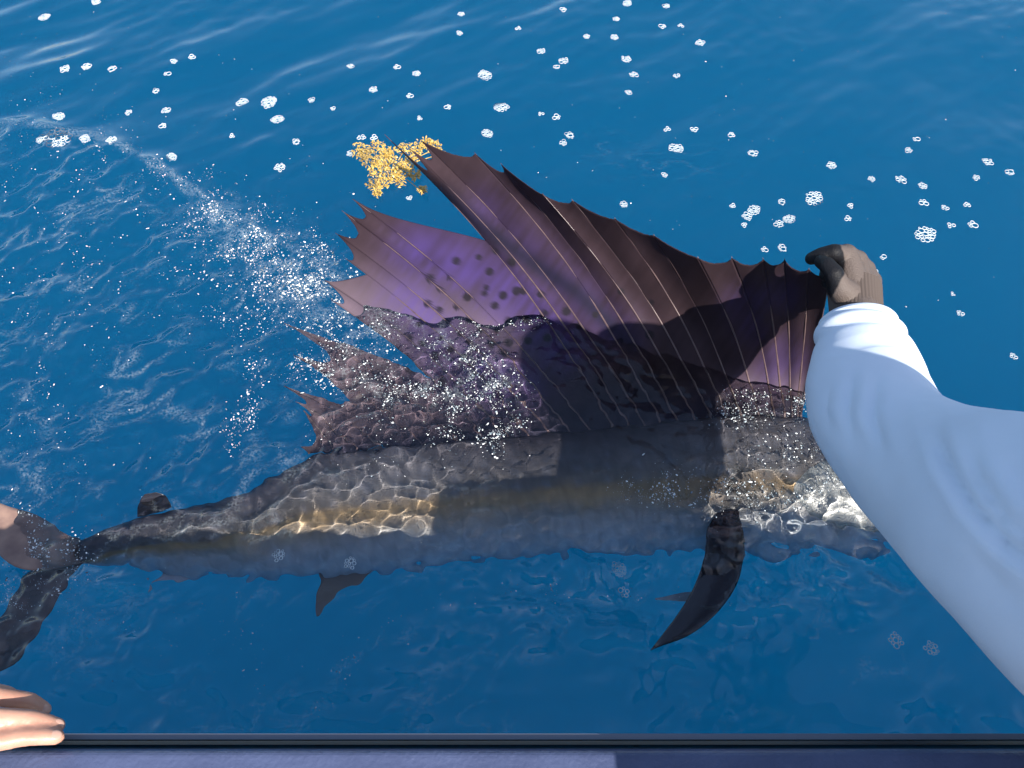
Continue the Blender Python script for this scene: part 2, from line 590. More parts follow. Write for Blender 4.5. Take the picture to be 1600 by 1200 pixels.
def tube(pts, rad, k=8, cap=True):
    pts = np.array(pts, float)
    n = len(pts)
    T = np.gradient(pts, axis=0)
    T /= np.linalg.norm(T, axis=1)[:, None] + 1e-12
    ref = np.array([0, 0, 1.0]) if abs(T[0][2]) < 0.9 else np.array([1.0, 0, 0])
    V = []
    for i in range(n):
        a = np.cross(T[i], ref)
        a /= np.linalg.norm(a) + 1e-12
        b = np.cross(T[i], a)
        for j in range(k):
            th = 2 * math.pi * j / k
            V.append(pts[i] + rad[i] * (math.cos(th) * a + math.sin(th) * b))
    F = [tuple(f) for f in grid_faces(n, k, True)]
    if cap:
        F.append(tuple(range(k)))
        F.append(tuple((n - 1) * k + j for j in range(k))[::-1])
    return mesh('tube', V, F)


# --- the sail: rays (tip px, base px, tip height) and the membranes between them
RAYS = [
    ((1297, 430), (1243, 668), 0.335), ((1264, 419), (1240, 668), 0.322), ((1226, 404), (1234, 668), 0.31), ((1192, 403), (1224, 667), 0.30), ((1143, 401), (1208, 666), 0.285),
    ((1090, 401), (1186, 665), 0.27), ((1021, 366), (1158, 665), 0.255), ((960, 340), (1136, 666), 0.24), ((893, 311), (1112, 667), 0.225),
    ((847, 302), (1087, 669), 0.21), ((782, 255), (1060, 672), 0.20), ((741, 238), (1035, 675), 0.185), ((656, 217), (1010, 678), 0.165),
    ((640, 232), (985, 680), 0.155), ((601, 210), (962, 682), 0.145),
    ((551, 311), (925, 685), 0.105), ((534, 329), (893, 687), 0.09), ((524, 364), (862, 690), 0.07), ((540, 404), (830, 692), 0.05),
    ((507, 438), (795, 694), 0.022), ((517, 468), (762, 696), 0.012),
    ((444, 505), (720, 698), 0.008), ((458, 555), (660, 702), 0.0), ((444, 604), (600, 706), -0.004), ((462, 628), (560, 709), -0.006),
    ((474, 642), (524, 712), -0.01), ((472, 700), (486, 716), -0.022)]
# scallop of the gap after each ray: (depth, style)  s: scallop, l: torn down beside the first ray, r: torn beside the second
GAPS = [(.02, 's'), (.035, 's'), (.035, 's'), (.04, 's'), (.035, 's'), (.018, 's'), (.022, 's'), (.022, 's'), (.025, 's'), (.02, 's'), (.05, 's'), (.03, 's'),
        (.055, 's'), (.10, 's'), (.385, 'l'), (.06, 's'), (.07, 's'), (.05, 's'), (.10, 'l'), (.08, 's'), (.62, 'l'), (.25, 's'), (.50, 's'), (.18, 's'), (.25, 's'), (.55, 's')]


def ray_px(i, t):
    (x1, y1), (x0, y0), zt = RAYS[i]
    t = np.asarray(t, float)
    # gentle bow of each ray towards the head
    bow = 0.045 * np.sin(np.pi * t)
    dx, dy = x1 - x0, y1 - y0
    px = x0 + dx * t - dy * bow * (1 if i > 3 else 0.3)
    py = y0 + dy * t + dx * bow * (1 if i > 3 else 0.3)
    zb = -0.056
    z = zb + (zt - zb) * t ** 1.35
    return px, py, z


SPOTS = [(713, 408), (748, 402), (775, 393), (672, 435), (702, 434), (687, 451), (730, 464), (757, 459), (786, 462), (807, 455), (668, 475), (686, 485),
         (713, 480), (760, 450), (773, 478), (700, 503), (733, 500), (795, 502), (720, 524), (751, 518), (776, 517), (655, 508), (640, 530), (660, 540), (705, 548),
         (732, 537), (768, 541), (795, 538), (788, 556), (825, 535), (818, 455), (822, 500), (850, 490), (885, 487), (905, 510), (930, 492), (970, 455), (1018, 472), (1015, 523),
         (855, 530), (800, 410), (765, 425), (845, 460), (690, 530), (725, 560), (680, 560), (640, 580), (690, 600), (740, 590)]


def sail():
    nT = 150
    Vs, Fs, cols = [], [], []
    off = 0
    rng = np.random.RandomState(5)
    for i in range(len(RAYS) - 1):
        d, style = GAPS[i]
        nS = int(max(9, math.hypot(RAYS[i][0][0] - RAYS[i + 1][0][0], RAYS[i][0][1] - RAYS[i + 1][0][1]) / 3.2))
        s = np.linspace(0, 1, nS)
        if style == 's':
            e = 1 - d * (1 - np.abs(2 * s - 1) ** 2.4) - 0.004
        elif style == 'l':
            e = 1 - d * (1 - s) ** 0.58
        else:
            e = 1 - d * s ** 1.15
        t = np.linspace(0, 1, nT)
        T = t[None] * e[:, None]
        if style == 's':     # ragged margin
            T = T * (1 - 0.004 * rng.rand(nS)[:, None] * t[None] ** 8)
        ax, ay, az = ray_px(i, T)
        bx, by, bz = ray_px(i + 1, T)
        S = s[:, None]
        px, py, z = ax + (bx - ax) * S, ay + (by - ay) * S, az + (bz - az) * S
        z = z + 0.0035 * np.sin(np.pi * S) * (0.4 + 0.6 * T) * (1 if i % 2 else -0.7) + 0.004 * perlin(px / 90, py / 60, 41) * T
        P = at(px, py, z)
        Vs.append(P.reshape(-1, 3))
        Fs.append(grid_faces(nS, nT) + off)
        off += nS * nT
        # pigment, plus light painted into the rear and lower front
        px, py = px.ravel(), py.ravel()
        n1 = fbm(px / 70, py / 70, 51)
        n2 = perlin((px + py * 0.7) / 9, (px * 0.35 - py * 0.5) / 60, 55)
        base = np.array([0.031, 0.0195, 0.0235]) * (1 + 0.35 * n1[:, None] + 0.2 * n2[:, None])
        lit_net = sstep(430, 560, py + (800 - px) * 0.25) * sstep(860, 760, px) + sstep(560, 640, py) * sstep(1080, 1160, px)
        base = base * (1 + 0.9 * lit_net[:, None]) + np.array([0.050, 0.042, 0.048]) * lit_net[:, None]  # membrane colour lightened here to brighten the net of sunlight
        dv = seg_dist(px, py, [(660, 400), (740, 430), (810, 480), (870, 540)])
        vio = np.exp(-(dv / 52) ** 2) * 0.44
        vio = np.maximum(vio, 0.45 * np.exp(-(seg_dist(px, py, [(640, 480), (720, 560), (800, 610)]) / 60) ** 2))
        vio = np.maximum(vio, 0.13 * np.exp(-(seg_dist(px, py, [(1180, 520), (1150, 470), (1230, 460)]) / 26) ** 2))
        vio = np.maximum(vio, 0.2 * np.exp(-(seg_dist(px, py, [(1230, 560), (1170, 640)]) / 40) ** 2))
        vio = np.maximum(vio, 0.2 * np.exp(-(seg_dist(px, py, [(760, 330), (860, 420), (960, 520)]) / 40) ** 2))
        vio = np.clip(vio * (1 + 0.9 * n2 + 0.5 * n1), 0, 1)[:, None]
        c = base * (1 - vio) + np.array([0.058, 0.036, 0.17]) * vio
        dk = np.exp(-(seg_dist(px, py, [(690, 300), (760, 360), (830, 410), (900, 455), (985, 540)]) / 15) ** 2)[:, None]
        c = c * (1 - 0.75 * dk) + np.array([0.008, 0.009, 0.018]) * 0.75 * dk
        sp = np.zeros(len(px))
        for (sx, sy) in SPOTS:
            q = np.hypot((px - sx), (py - sy)) / (6.3 + 1.3 * math.sin(sx * 3.3 + sy))
            sp = np.maximum(sp, 1 - sstep(0.75, 1.15, q))
        c = c * (1 - 0.92 * sp[:, None]) + np.array([0.014, 0.012, 0.016]) * 0.92 * sp[:, None]
        bs = (1 - sstep(0.02, 0.22, T.ravel()))[:, None]
        c = c * (1 - bs) + np.array([0.024, 0.022, 0.036]) * bs
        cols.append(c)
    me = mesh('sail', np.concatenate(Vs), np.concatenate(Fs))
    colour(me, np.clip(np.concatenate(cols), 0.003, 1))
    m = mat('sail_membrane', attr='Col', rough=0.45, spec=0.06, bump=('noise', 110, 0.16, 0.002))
    o = obj('sail', me, m)
    so = o.modifiers.new('thickness', 'SOLIDIFY')
    so.thickness = 0.0014
    so.offset = -1
    child(o, FISH)
    rec.append(o)
    tag(o, 'tall spotted brown and violet sail with torn scalloped edge')
    rm = mat('fin_ray_skin', (0.13, 0.085, 0.08), 0.3, noise=(40, 0.8, (0.05, 0.03, 0.04)))
    for i in range(len(RAYS)):
        t = np.linspace(0, 1.0, 40)
        px, py, z = ray_px(i, t)
        P = at(px, py, z + 0.0004)
        r = 0.0021 * (1 - t) + 0.0007
        q = obj('fin_ray', tube(P, r, 6), rm, o)
        rec.append(q)


def fin(name, outline, zf, col, thick=0.006, wave=0.0, rough=0.35, parent=None, noise=None, label=None):
    """fin from root to tip: outline = list of (left px, right px) pairs, zf = heights root..tip"""
    n = len(outline)
    k = np.linspace(0, n - 1, 40)
    L = np.array([a for a, b in outline], float)
    Rr = np.array([b for a, b in outline], float)
    ii = np.arange(n)
    lx, ly = interp(k, np.column_stack([ii, L]))
    rx, ry = interp(k, np.column_stack([ii, Rr]))
    z = np.interp(k, np.linspace(0, n - 1, len(zf)), zf)
    m_ = 17
    s = np.linspace(0, 1, m_)
    PX = lx[:, None] + (rx - lx)[:, None] * s
    PY = ly[:, None] + (ry - ly)[:, None] * s
    Z = z[:, None] + wave * np.sin(np.pi * s)[None] + 0.002 * perlin(PX / 40, PY / 40, 61)
    top = at(PX, PY, Z).reshape(-1, 3)
    prof = (np.sin(np.pi * s) ** 0.6)[None] * np.linspace(1, 0.35, len(k))[:, None]
    bot = top.copy()
    bot[:, 2] -= (thick * prof + 0.0006).ravel()
    F1 = grid_faces(len(k), m_)
    F2 = F1[:, ::-1] + len(top)
    N, M = len(k), m_
    i = np.arange(N * M).reshape(N, M)
    rim = np.concatenate([i[0, :], i[1:, -1], i[-1, ::-1][1:], i[::-1, 0][1:-1]])
    rn = np.roll(rim, -1)
    F3 = np.stack([rn, rim, rim + len(top), rn + len(top)], -1)
    me = mesh(name, np.concatenate([top, bot]), np.concatenate([F1, F2, F3]))
    bm = bmesh.new()
    bm.from_mesh(me)
    bmesh.ops.recalc_face_normals(bm, faces=bm.faces)
    bm.to_mesh(me)
    bm.free()
    o = obj(name, me, mat(name + '_skin', col, rough, noise=noise, bump=('noise', 90, 0.3, 0.002)))
    child(o, parent or FISH)
    if label:
        o['label'] = label
    rec.append(o)
    return o


fish_body()
sail()
fin('pectoral_fin', [((1126, 790), (1147, 788)), ((1108, 822), (1158, 824)), ((1099, 872), (1160, 880)), ((1085, 915), (1148, 920)), ((1062, 955), (1120, 958)),
                     ((1036, 990), (1078, 992)), ((1016, 1016), (1024, 1013))], [-0.058, -0.034, -0.014, -0.006, 0.003, 0.007, 0.006], (0.016, 0.014, 0.020), 0.009, 0.004, 0.22,
    label='long dark curved side fin reaching towards the boat')
fin('pectoral_fin', [((1090, 925), (1092, 950)), ((1060, 932), (1062, 946)), ((1024, 938), (1026, 941))], [-0.055, -0.045, -0.035], (0.20, 0.22, 0.24), 0.005,
    label='pale tip of the far side fin under water')
fin('anal_fin', [((505, 905), (590, 900)), ((502, 925), (556, 922)), ((499, 948), (520, 945)), ((499, 968), (503, 967))], [-0.10, -0.09, -0.08, -0.075], (0.10, 0.085, 0.08), 0.006)
fin('second_anal_fin', [((262, 898), (318, 900)), ((250, 908), (290, 912)), ((238, 918), (246, 919))], [-0.088, -0.085, -0.08], (0.22, 0.24, 0.28), 0.004)
fin('second_dorsal_fin', [((222, 818), (276, 800)), ((217, 798), (268, 786)), ((219, 782), (258, 774)), ((226, 772), (244, 769))], [-0.055, -0.025, -0.004, 0.006], (0.016, 0.016, 0.024), 0.005)
fin('tail_fin', [((160, 858), (158, 878)), ((132, 850), (134, 884)), ((108, 838), (110, 888)), ((60, 806), (66, 892)), ((0, 786), (14, 880)), ((-80, 745), (-50, 815)), ((-150, 712), (-140, 730))],  # lighter colour stands in for sunlight that the boat's shadow cuts off
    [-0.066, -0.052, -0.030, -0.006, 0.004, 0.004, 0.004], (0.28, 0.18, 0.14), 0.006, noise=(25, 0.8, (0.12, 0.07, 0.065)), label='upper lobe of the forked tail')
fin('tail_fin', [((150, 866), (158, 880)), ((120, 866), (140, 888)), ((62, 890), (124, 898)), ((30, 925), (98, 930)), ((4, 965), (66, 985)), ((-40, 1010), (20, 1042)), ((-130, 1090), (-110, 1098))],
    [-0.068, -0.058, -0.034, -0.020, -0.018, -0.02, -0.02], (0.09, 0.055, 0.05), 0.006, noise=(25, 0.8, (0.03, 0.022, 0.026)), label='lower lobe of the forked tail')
for o in rec:
    o.cycles.is_caustics_receiver = True

# ------------------------------------------------------------------ people
def capsule(bm, p0, r0, p1, r1, k=14):
    p0, p1 = Vector(p0), Vector(p1)
    ax = p1 - p0
    L = ax.length
    q = ax.to_track_quat('Z', 'Y').to_matrix() if L > 1e-6 else Matrix.Identity(3)
    rings = []
    for j in range(5):
        a = -math.pi / 2 + math.pi / 2 * j / 4
        rings.append((r0 * math.cos(a), r0 * math.sin(a)))
    for j in range(5):
        a = math.pi / 2 * j / 4
        rings.append((r1 * math.cos(a), L + r1 * math.sin(a)))
    vv = []
    for (rr, zz) in rings:
        rr = max(rr, 1e-4)
        vv.append([bm.verts.new(p0 + q @ Vector((rr * math.cos(2 * math.pi * j / k), rr * math.sin(2 * math.pi * j / k), zz))) for j in range(k)])
    for a, b in zip(vv[:-1], vv[1:]):
        for j in range(k):
            bm.faces.new((a[j], a[(j + 1) % k], b[(j + 1) % k], b[j]))
    bm.faces.new(vv[0][::-1])
    bm.faces.new(vv[-1])


def ellipsoid(bm, c, r, rot=None):
    ret = bmesh.ops.create_uvsphere(bm, u_segments=24, v_segments=14, radius=1)
    M = Matrix.Translation(Vector(c)) @ (rot.to_4x4() if rot else Matrix.Identity(4)) @ Matrix.Diagonal((*r, 1))
    bmesh.ops.transform(bm, matrix=M, verts=ret['verts'])


def melt(name, caps, ells=(), voxel=0.004, smooth=5):
    """one continuous skin grown over tapered limbs and ellipsoids"""
    bm = bmesh.new()
    for c in caps:
        capsule(bm, *c)
    for e in ells:
        ellipsoid(bm, *e)
    me = bpy.data.meshes.new(name)
    bm.to_mesh(me)
    bm.free()
    o = bpy.data.objects.new(name, me)
    C.objects.link(o)
    m = o.modifiers.new('r', 'REMESH')
    m.mode = 'VOXEL'
    m.voxel_size = voxel
    s = o.modifiers.new('s', 'SMOOTH')
    s.factor = 0.5
    s.iterations = smooth
    dg = bpy.context.evaluated_depsgraph_get()
    out = bpy.data.meshes.new_from_object(o.evaluated_get(dg))
    bpy.data.objects.remove(o)
    out.polygons.foreach_set('use_smooth', np.ones(len(out.polygons), bool))
    return out


def chain(pts, rads):
    return [(pts[i], rads[i], pts[i + 1], rads[i + 1]) for i in range(len(pts) - 1)]


SKIN = mat('skin', (0.46, 0.25, 0.175), 0.42, noise=(45, 0.6, (0.36, 0.165, 0.115)), bump=('noise', 260, 0.25, 0.001), sss=0.15)
SHIRT = mat('white_shirt_cloth', (0.62, 0.685, 0.78), 0.8, noise=(7, 0.35, (0.50, 0.56, 0.66)), bump=('noise', 650, 0.3, 0.0008))
TROUSER = mat('grey_trouser_cloth', (0.16, 0.17, 0.19), 0.85, bump=('noise', 300, 0.2, 0.001))
CAPM = mat('cap_cloth', (0.10, 0.13, 0.18), 0.85)
SHOE = mat('shoe_rubber', (0.05, 0.05, 0.055), 0.6)
HAIR = mat('hair', (0.05, 0.03, 0.02), 0.6)


def head_parts(c, face, up=(0, 0, 1)):
    """capsules/ellipsoids of a head at c looking along face"""
    f = Vector(face).normalized()
    r = f.cross(Vector(up)).normalized()
    u = r.cross(f)
    M = Matrix((r, f, u)).transposed()
    c = Vector(c)
    P = lambda x, y, z: c + M @ Vector((x, y, z))
    ells = [(c, (0.076, 0.098, 0.112), M), (P(0, 0.035, -0.060), (0.056, 0.062, 0.062), M), (P(0, 0.103, -0.018), (0.013, 0.018, 0.026), M),
            (P(0.078, -0.002, -0.012), (0.010, 0.022, 0.033), M), (P(-0.078, -0.002, -0.012), (0.010, 0.022, 0.033), M), (P(0, 0.090, -0.066), (0.024, 0.012, 0.011), M),
            (P(0, 0.078, -0.1), (0.026, 0.02, 0.018), M)]
    return ells, M, P


def face_parts(P, M, parent, lip=(0.4, 0.16, 0.13)):
    wm = mat('eye_white', (0.7, 0.7, 0.68), 0.2)
    for sx in (-1, 1):
        bm = bmesh.new()
        ellipsoid(bm, P(sx * 0.032, 0.083, 0.004), (0.013, 0.010, 0.008), M)
        me = bpy.data.meshes.new('eye')
        bm.to_mesh(me)
        bm.free()
        e = child(obj('eye', me, wm), parent)
        bm = bmesh.new()
        ellipsoid(bm, P(sx * 0.032, 0.0905, 0.004), (0.006, 0.004, 0.006), M)
        me = bpy.data.meshes.new('iris')
        bm.to_mesh(me)
        bm.free()
        i = obj('iris', me, mat('iris', (0.03, 0.02, 0.012), 0.1), e)
        i.matrix_parent_inverse = Matrix.Translation(parent.location).inverted()
        i.matrix_parent_inverse = Matrix.Identity(4)


def cap_hat(c, M, parent):
    c = Vector(c)
    V, F = [], []
    n, k = 10, 28
    for i in range(n):
        a = math.pi / 2 * i / (n - 1)
        for j in range(k):
            th = 2 * math.pi * j / k
            V.append(c + M @ Vector((0.090 * math.cos(a) * math.cos(th), 0.112 * math.cos(a) * math.sin(th), 0.035 + 0.095 * math.sin(a))))
    F = [tuple(f) for f in grid_faces(n, k, True)]
    o = child(obj('cap', mesh('cap', V, F), CAPM), parent)
    s = o.modifiers.new('t', 'SOLIDIFY')
    s.thickness = 0.004
    V = []
    for i in range(6):
        for j in range(15):
            th = math.pi * (0.12 + 0.76 * j / 14)
            q = i / 5
            V.append(c + M @ Vector((0.091 * math.cos(th), 0.108 * math.sin(th) + 0.085 * q * math.sin(th) ** 0.7, 0.040 - 0.02 * q - 0.012 * math.cos(th) ** 2 * q)))
    b = obj('brim', mesh('brim', V, grid_faces(6, 15)), CAPM, o)
    s = b.modifiers.new('t', 'SOLIDIFY')
    s.thickness = 0.004


def hand_chain(wrist, fingers, thumb, palm_r=0.017):
    """wrist point, fingers = four lists of four joints, thumb = list of joints"""
    caps = []
    for f in fingers:
        caps += [(wrist, 0.024, f[0], 0.0145)]
        caps += chain(f, [0.0115, 0.0102, 0.0092, 0.0080][:len(f)])
    for a, b in zip(fingers[:-1], fingers[1:]):
        caps.append((a[0], 0.0130, b[0], 0.0130))
    caps.append((wrist, 0.022, thumb[0], 0.0165))
    caps += chain(thumb, [0.0150, 0.0125, 0.0112, 0.009][:len(thumb)])
    return caps


# ---- the angler who holds the sail: right arm down to the fish, chest over the rail
def D(px, py, d):
    return Vector(deep(px, py, d))


WRIST = D(1338, 476, 1.285)
ELBOW = D(1425, 690, 1.03)
SHOULD = Vector((0.68, 0.19, 0.765))
HEADC = Vector((0.645, 0.0, 0.985))

SLEEVE = [  # left px, right px, depth
    ((1287, 496), (1395, 506), 1.266), ((1281, 512), (1401, 524), 1.255), ((1266, 568), (1428, 560), 1.222), ((1261, 610), (1447, 598), 1.19), ((1266, 658), (1462, 626), 1.14),
    ((1300, 728), (1490, 648), 1.06), ((1352, 802), (1545, 664), 0.975), ((1420, 882), (1600, 662), 0.89), ((1500, 972), (1680, 664), 0.81), ((1610, 1092), (1800, 680), 0.74),
    ((1760, 1220), (2040, 740), 0.66), ((1920, 1330), (2250, 800), 0.60)]


def build_angler():
    root = empty('person', (0.52, -0.5, DECK))
    tag(root, 'person in a pale long-sleeved shirt and work glove gripping the sail', 'person')
    # glove: fist closed on the front corner of the sail
    K = [D(1322, 399, 1.295), D(1338, 408, 1.315), D(1350, 422, 1.335), D(1360, 440, 1.35)]      # knuckles
    f = []
    f.append([K[0], D(1303, 394, 1.275), D(1283, 398, 1.285), D(1268, 404, 1.295)])
    f.append([K[1], D(1312, 404, 1.335), D(1294, 416, 1.340), D(1290, 430, 1.325)])
    f.append([K[2], D(1322, 418, 1.355), D(1300, 428, 1.355), D(1293, 442, 1.335)])
    f.append([K[3], D(1334, 438, 1.365), D(1312, 446, 1.36), D(1302, 456, 1.345)])
    th = [D(1312, 450, 1.262), D(1303, 428, 1.248), D(1292, 414, 1.256), D(1283, 409, 1.268)]
    gl = []
    for q in f:
        gl.append((WRIST, 0.033, q[0], 0.0195))
        gl += chain(q, [0.0165, 0.0140, 0.0125, 0.0110])
    for a, b in zip(K[:-1], K[1:]):
        gl.append((a, 0.0180, b, 0.0180))
    gl.append((WRIST, 0.031, th[0], 0.021))
    gl += chain(th, [0.0185, 0.0155, 0.0135, 0.0115])
    back = WRIST + (ELBOW - WRIST) * 0.08
    gl.append((back, 0.033, WRIST, 0.036))
    gm = melt('glove', gl, voxel=0.0020, smooth=9)
    nv = len(gm.vertices)
    co = np.empty(nv * 3, np.float32)
    gm.vertices.foreach_get('co', co)
    co = co.reshape(-1, 3)
    rel = co - EYE
    dep = rel @ FW
    px = 800 + (rel @ RT) / dep * FPX
    py = 600 - (rel @ UP) / dep * FPX
    # black dipped palm and fingers, taupe knit back
    edge = np.interp(py, [380, 395, 410, 430, 450, 470, 500], [1312, 1318, 1321, 1318, 1308, 1296, 1285]) + 2.5 * perlin(px / 9, py / 9, 71)
    blk = sstep(-1.5, 1.5, edge - px)
    knit = np.array([0.098, 0.076, 0.067])
    c = knit * (1 - blk[:, None]) + np.array([0.005, 0.005, 0.007]) * blk[:, None]
    colour(gm, c)
    g = bpy.data.materials.new('glove_knit')
    g.use_nodes = True
    n = g.node_tree
    b = n.nodes['Principled BSDF']
    b.inputs['Roughness'].default_value = 0.6
    b.inputs['Specular IOR Level'].default_value = 0.25
    a = n.nodes.new('ShaderNodeVertexColor')
    a.layer_name = 'Col'
    n.links.new(a.outputs[0], b.inputs['Base Color'])
    tc = n.nodes.new('ShaderNodeTexCoord')
    v = n.nodes.new('ShaderNodeTexVoronoi')
    v.inputs['Scale'].default_value = 420
    n.links.new(tc.outputs['Object'], v.inputs['Vector'])
    bp = n.nodes.new('ShaderNodeBump')
    bp.inputs['Strength'].default_value = 0.45
    bp.inputs['Distance'].default_value = 0.0015
    n.links.new(v.outputs[0], bp.inputs['Height'])
    n.links.new(bp.outputs[0], b.inputs['Normal'])
    go = child(obj('glove', gm, g), root)
    go['label'] = 'taupe knit glove with black coated palm and fingers'
    # ribbed cuff of the glove
    V = []
    A = WRIST - (ELBOW - WRIST) * 0.02
    axd = (D(1345, 560, 1.228) - WRIST).normalized()
    u = axd.cross(Vector((0, 0, 1))).normalized()
    w_ = u.cross(axd)
    for i in range(12):
        p = A + axd * (-0.030 + 0.10 * i / 11)
        for j in range(144):
            thh = 2 * math.pi * j / 144
            r = 0.0425 + 0.0008 * math.sin(thh * 44) - 0.0015 * math.sin(math.pi * i / 11)
            V.append(p + (u * math.cos(thh) + w_ * math.sin(thh)) * r)
    co_ = obj('cuff', mesh('cuff', V, grid_faces(12, 144, True)), mat('cuff_knit', (0.085, 0.066, 0.058), 0.85, spec=0.2), go)
    co_.matrix_parent_inverse = Matrix.Identity(4)
    # body under the clothes
    hips = Vector((0.50, -0.66, 0.47))
    neck = Vector((0.60, -0.07, 0.88))
    rsh = Vector((0.37, -0.19, 0.83))
    relb = Vector((0.24, -0.40, 0.62))
    rwr = Vector((0.36, -0.46, 0.42))
    chest = Vector((0.545, -0.19, 0.70))
    ells, M, P = head_parts(HEADC, (-0.35, 0.75, -0.45))
    caps = [(neck + Vector((0, -0.03, -0.08)), 0.06, HEADC + Vector((0, -0.01, -0.05)), 0.055)]
    caps += chain([SHOULD, D(1560, 800, 0.86), D(1430, 700, 1.02), D(1365, 600, 1.17), D(1341, 530, 1.25), WRIST], [0.055, 0.05, 0.044, 0.038, 0.028, 0.024])
    caps += hand_chain(WRIST, f, th)
    caps += [(SHOULD, 0.06, neck + Vector((0, -0.05, -0.10)), 0.07), (rsh, 0.06, neck + Vector((0, -0.05, -0.10)), 0.07)]
    caps += chain([rsh, relb, rwr], [0.055, 0.042, 0.028])
    rf = []
    for k in range(4):
        y = -0.50 + 0.02 * k
        rf.append([Vector((0.385, y + 0.01, 0.345)), Vector((0.400, y + 0.012, 0.310)), Vector((0.400, y + 0.012, 0.285)), Vector((0.395, y + 0.01, 0.265))])
    caps += hand_chain(rwr, rf, [Vector((0.37, -0.425, 0.38)), Vector((0.385, -0.405, 0.35)), Vector((0.40, -0.40, 0.325))])
    caps += [(chest, 0.11, hips, 0.12), (SHOULD, 0.06, chest, 0.1), (rsh, 0.06, chest, 0.1)]
    knees = [Vector((0.38, -0.32, 0.19)), Vector((0.66, -0.30, 0.19))]
    ank = [Vector((0.38, -0.76, 0.17)), Vector((0.66, -0.74, 0.17))]
    hp = [hips + Vector((-0.09, 0, 0)), hips + Vector((0.09, 0, 0))]
    for h_, k_, a_ in zip(hp, knees, ank):
        caps += chain([h_, k_, a_], [0.085, 0.058, 0.04])
    bm_ = child(obj('body', melt('body', caps, ells, voxel=0.005, smooth=5), SKIN), root)
    face_parts(P, M, root)
    cap_hat(HEADC, M, root)
    # shirt body and right sleeve
    sh = [(SHOULD, 0.128, chest, 0.13), (rsh, 0.085, chest, 0.13), (chest, 0.145, hips + Vector((0, 0.05, 0.03)), 0.145), (SHOULD, 0.085, neck + Vector((0, -0.05, -0.10)), 0.08),  # shoulder bulked out, unseen, so that it shades the forearm
          (rsh, 0.08, neck + Vector((0, -0.05, -0.10)), 0.08)]
    sh += chain([rsh, relb, rwr + (relb - rwr) * 0.15], [0.082, 0.065, 0.045])
    child(obj('shirt', melt('shirt', sh, voxel=0.007, smooth=8), SHIRT), root)
    tr = [(hp[0], 0.115, hp[1], 0.115)]
    for h_, k_, a_ in zip(hp, knees, ank):
        tr += chain([h_, k_, a_], [0.115, 0.085, 0.065])
    child(obj('trousers', melt('trousers', tr, voxel=0.008, smooth=6), TROUSER), root)
    for a_ in ank:
        child(obj('shoe', melt('shoe', [(a_ + Vector((0, 0.0, -0.01)), 0.05, a_ + Vector((0, -0.17, -0.012)), 0.042)], voxel=0.006), SHOE), root)
    # the long pale sleeve, loose, with turned cuff and folds
    nst, K_ = 260, 120
    ks = np.linspace(0, len(SLEEVE) - 1, nst)
    ii = np.arange(len(SLEEVE))
    lx, ly, rx, ry, dd = interp(ks, np.array([(i, a[0], a[1], b_[0], b_[1], d) for i, (a, b_, d) in enumerate(SLEEVE)]))
    PL = np.array([deep(a, b_, d) for a, b_, d in zip(lx, ly, dd)])
    PR = np.array([deep(a, b_, d) for a, b_, d in zip(rx, ry, dd)])
    cen = (PL + PR) / 2
    half = (PR - PL) / 2
    rl = np.linalg.norm(half, axis=1)
    axs = np.gradient(cen, axis=0)
    axs /= np.linalg.norm(axs, axis=1)[:, None]
    nrm = np.cross(axs, half)
    nrm /= np.linalg.norm(nrm, axis=1)[:, None]
    nrm *= np.sign(nrm @ -FW)[:, None]          # towards the lens
    thv = np.linspace(0, 2 * math.pi, K_, endpoint=False)
    arc = np.concatenate([[0], np.cumsum(np.linalg.norm(np.diff(cen, axis=0), axis=1))])
    U, TH = np.meshgrid(arc, thv, indexing='ij')
    # folds: creases with a swell on either side
    P0 = cen[:, None] + half[:, None] * np.cos(TH)[..., None] + nrm[:, None] * (rl[:, None] * 0.86 * np.sin(TH))[..., None]
    rel = P0 - EYE
    dq = rel @ FW
    qx = 800 + (rel @ RT) / dq * FPX
    qy = 600 - (rel @ UP) / dq * FPX
    upper = sstep(-0.10, 0.28, np.sin(TH))
    fold = np.zeros_like(U)
    for line, wd_, h in (([(1456, 655), (1474, 715), (1518, 790), (1570, 850), (1650, 910)], 10, 0.016),
                         ([(1506, 690), (1525, 745), (1570, 810), (1640, 870)], 12, 0.012), ([(1572, 700), (1588, 740), (1640, 790)], 18, 0.008),
                         ([(1335, 560), (1324, 640), (1336, 710)], 8, 0.0060), ([(1372, 570), (1364, 650), (1388, 730)], 8, 0.0070),
                         ([(1298, 580), (1290, 640), (1302, 690)], 8, 0.0050), ([(1418, 560), (1436, 595), (1444, 620)], 10, 0.005),
                         ([(1500, 850), (1560, 920), (1620, 975)], 30, 0.005), ([(1320, 745), (1350, 790)], 14, 0.003)):
        dl = seg_dist(qx, qy, line)
        tap = (1 - np.exp(-(np.hypot(qx - line[0][0], qy - line[0][1]) / 45) ** 2)) * (1 - np.exp(-(np.hypot(qx - line[-1][0], qy - line[-1][1]) / 45) ** 2))
        fold += upper * tap * h * (-np.exp(-dl / wd_) + 0.28 * np.exp(-((dl - 2.2 * wd_) / (1.3 * wd_)) ** 2))
    fold += 0.0028 * fbm(U * 9 + TH * 0.8, TH * 1.3, 81, 2) * sstep(0.0, 0.15, U)
    # cuff hem rolls
    hem = 0.0035 * np.exp(-((U - 0.006) / 0.005) ** 2) + 0.006 * np.exp(-((U - 0.030 - 0.006 * np.cos(TH)) / 0.010) ** 2) - 0.004 * np.exp(-((U - 0.047 - 0.006 * np.cos(TH)) / 0.008) ** 2)
    fold += hem
    rr = rl[:, None] + fold
    rn = rl[:, None] * 0.86 + fold
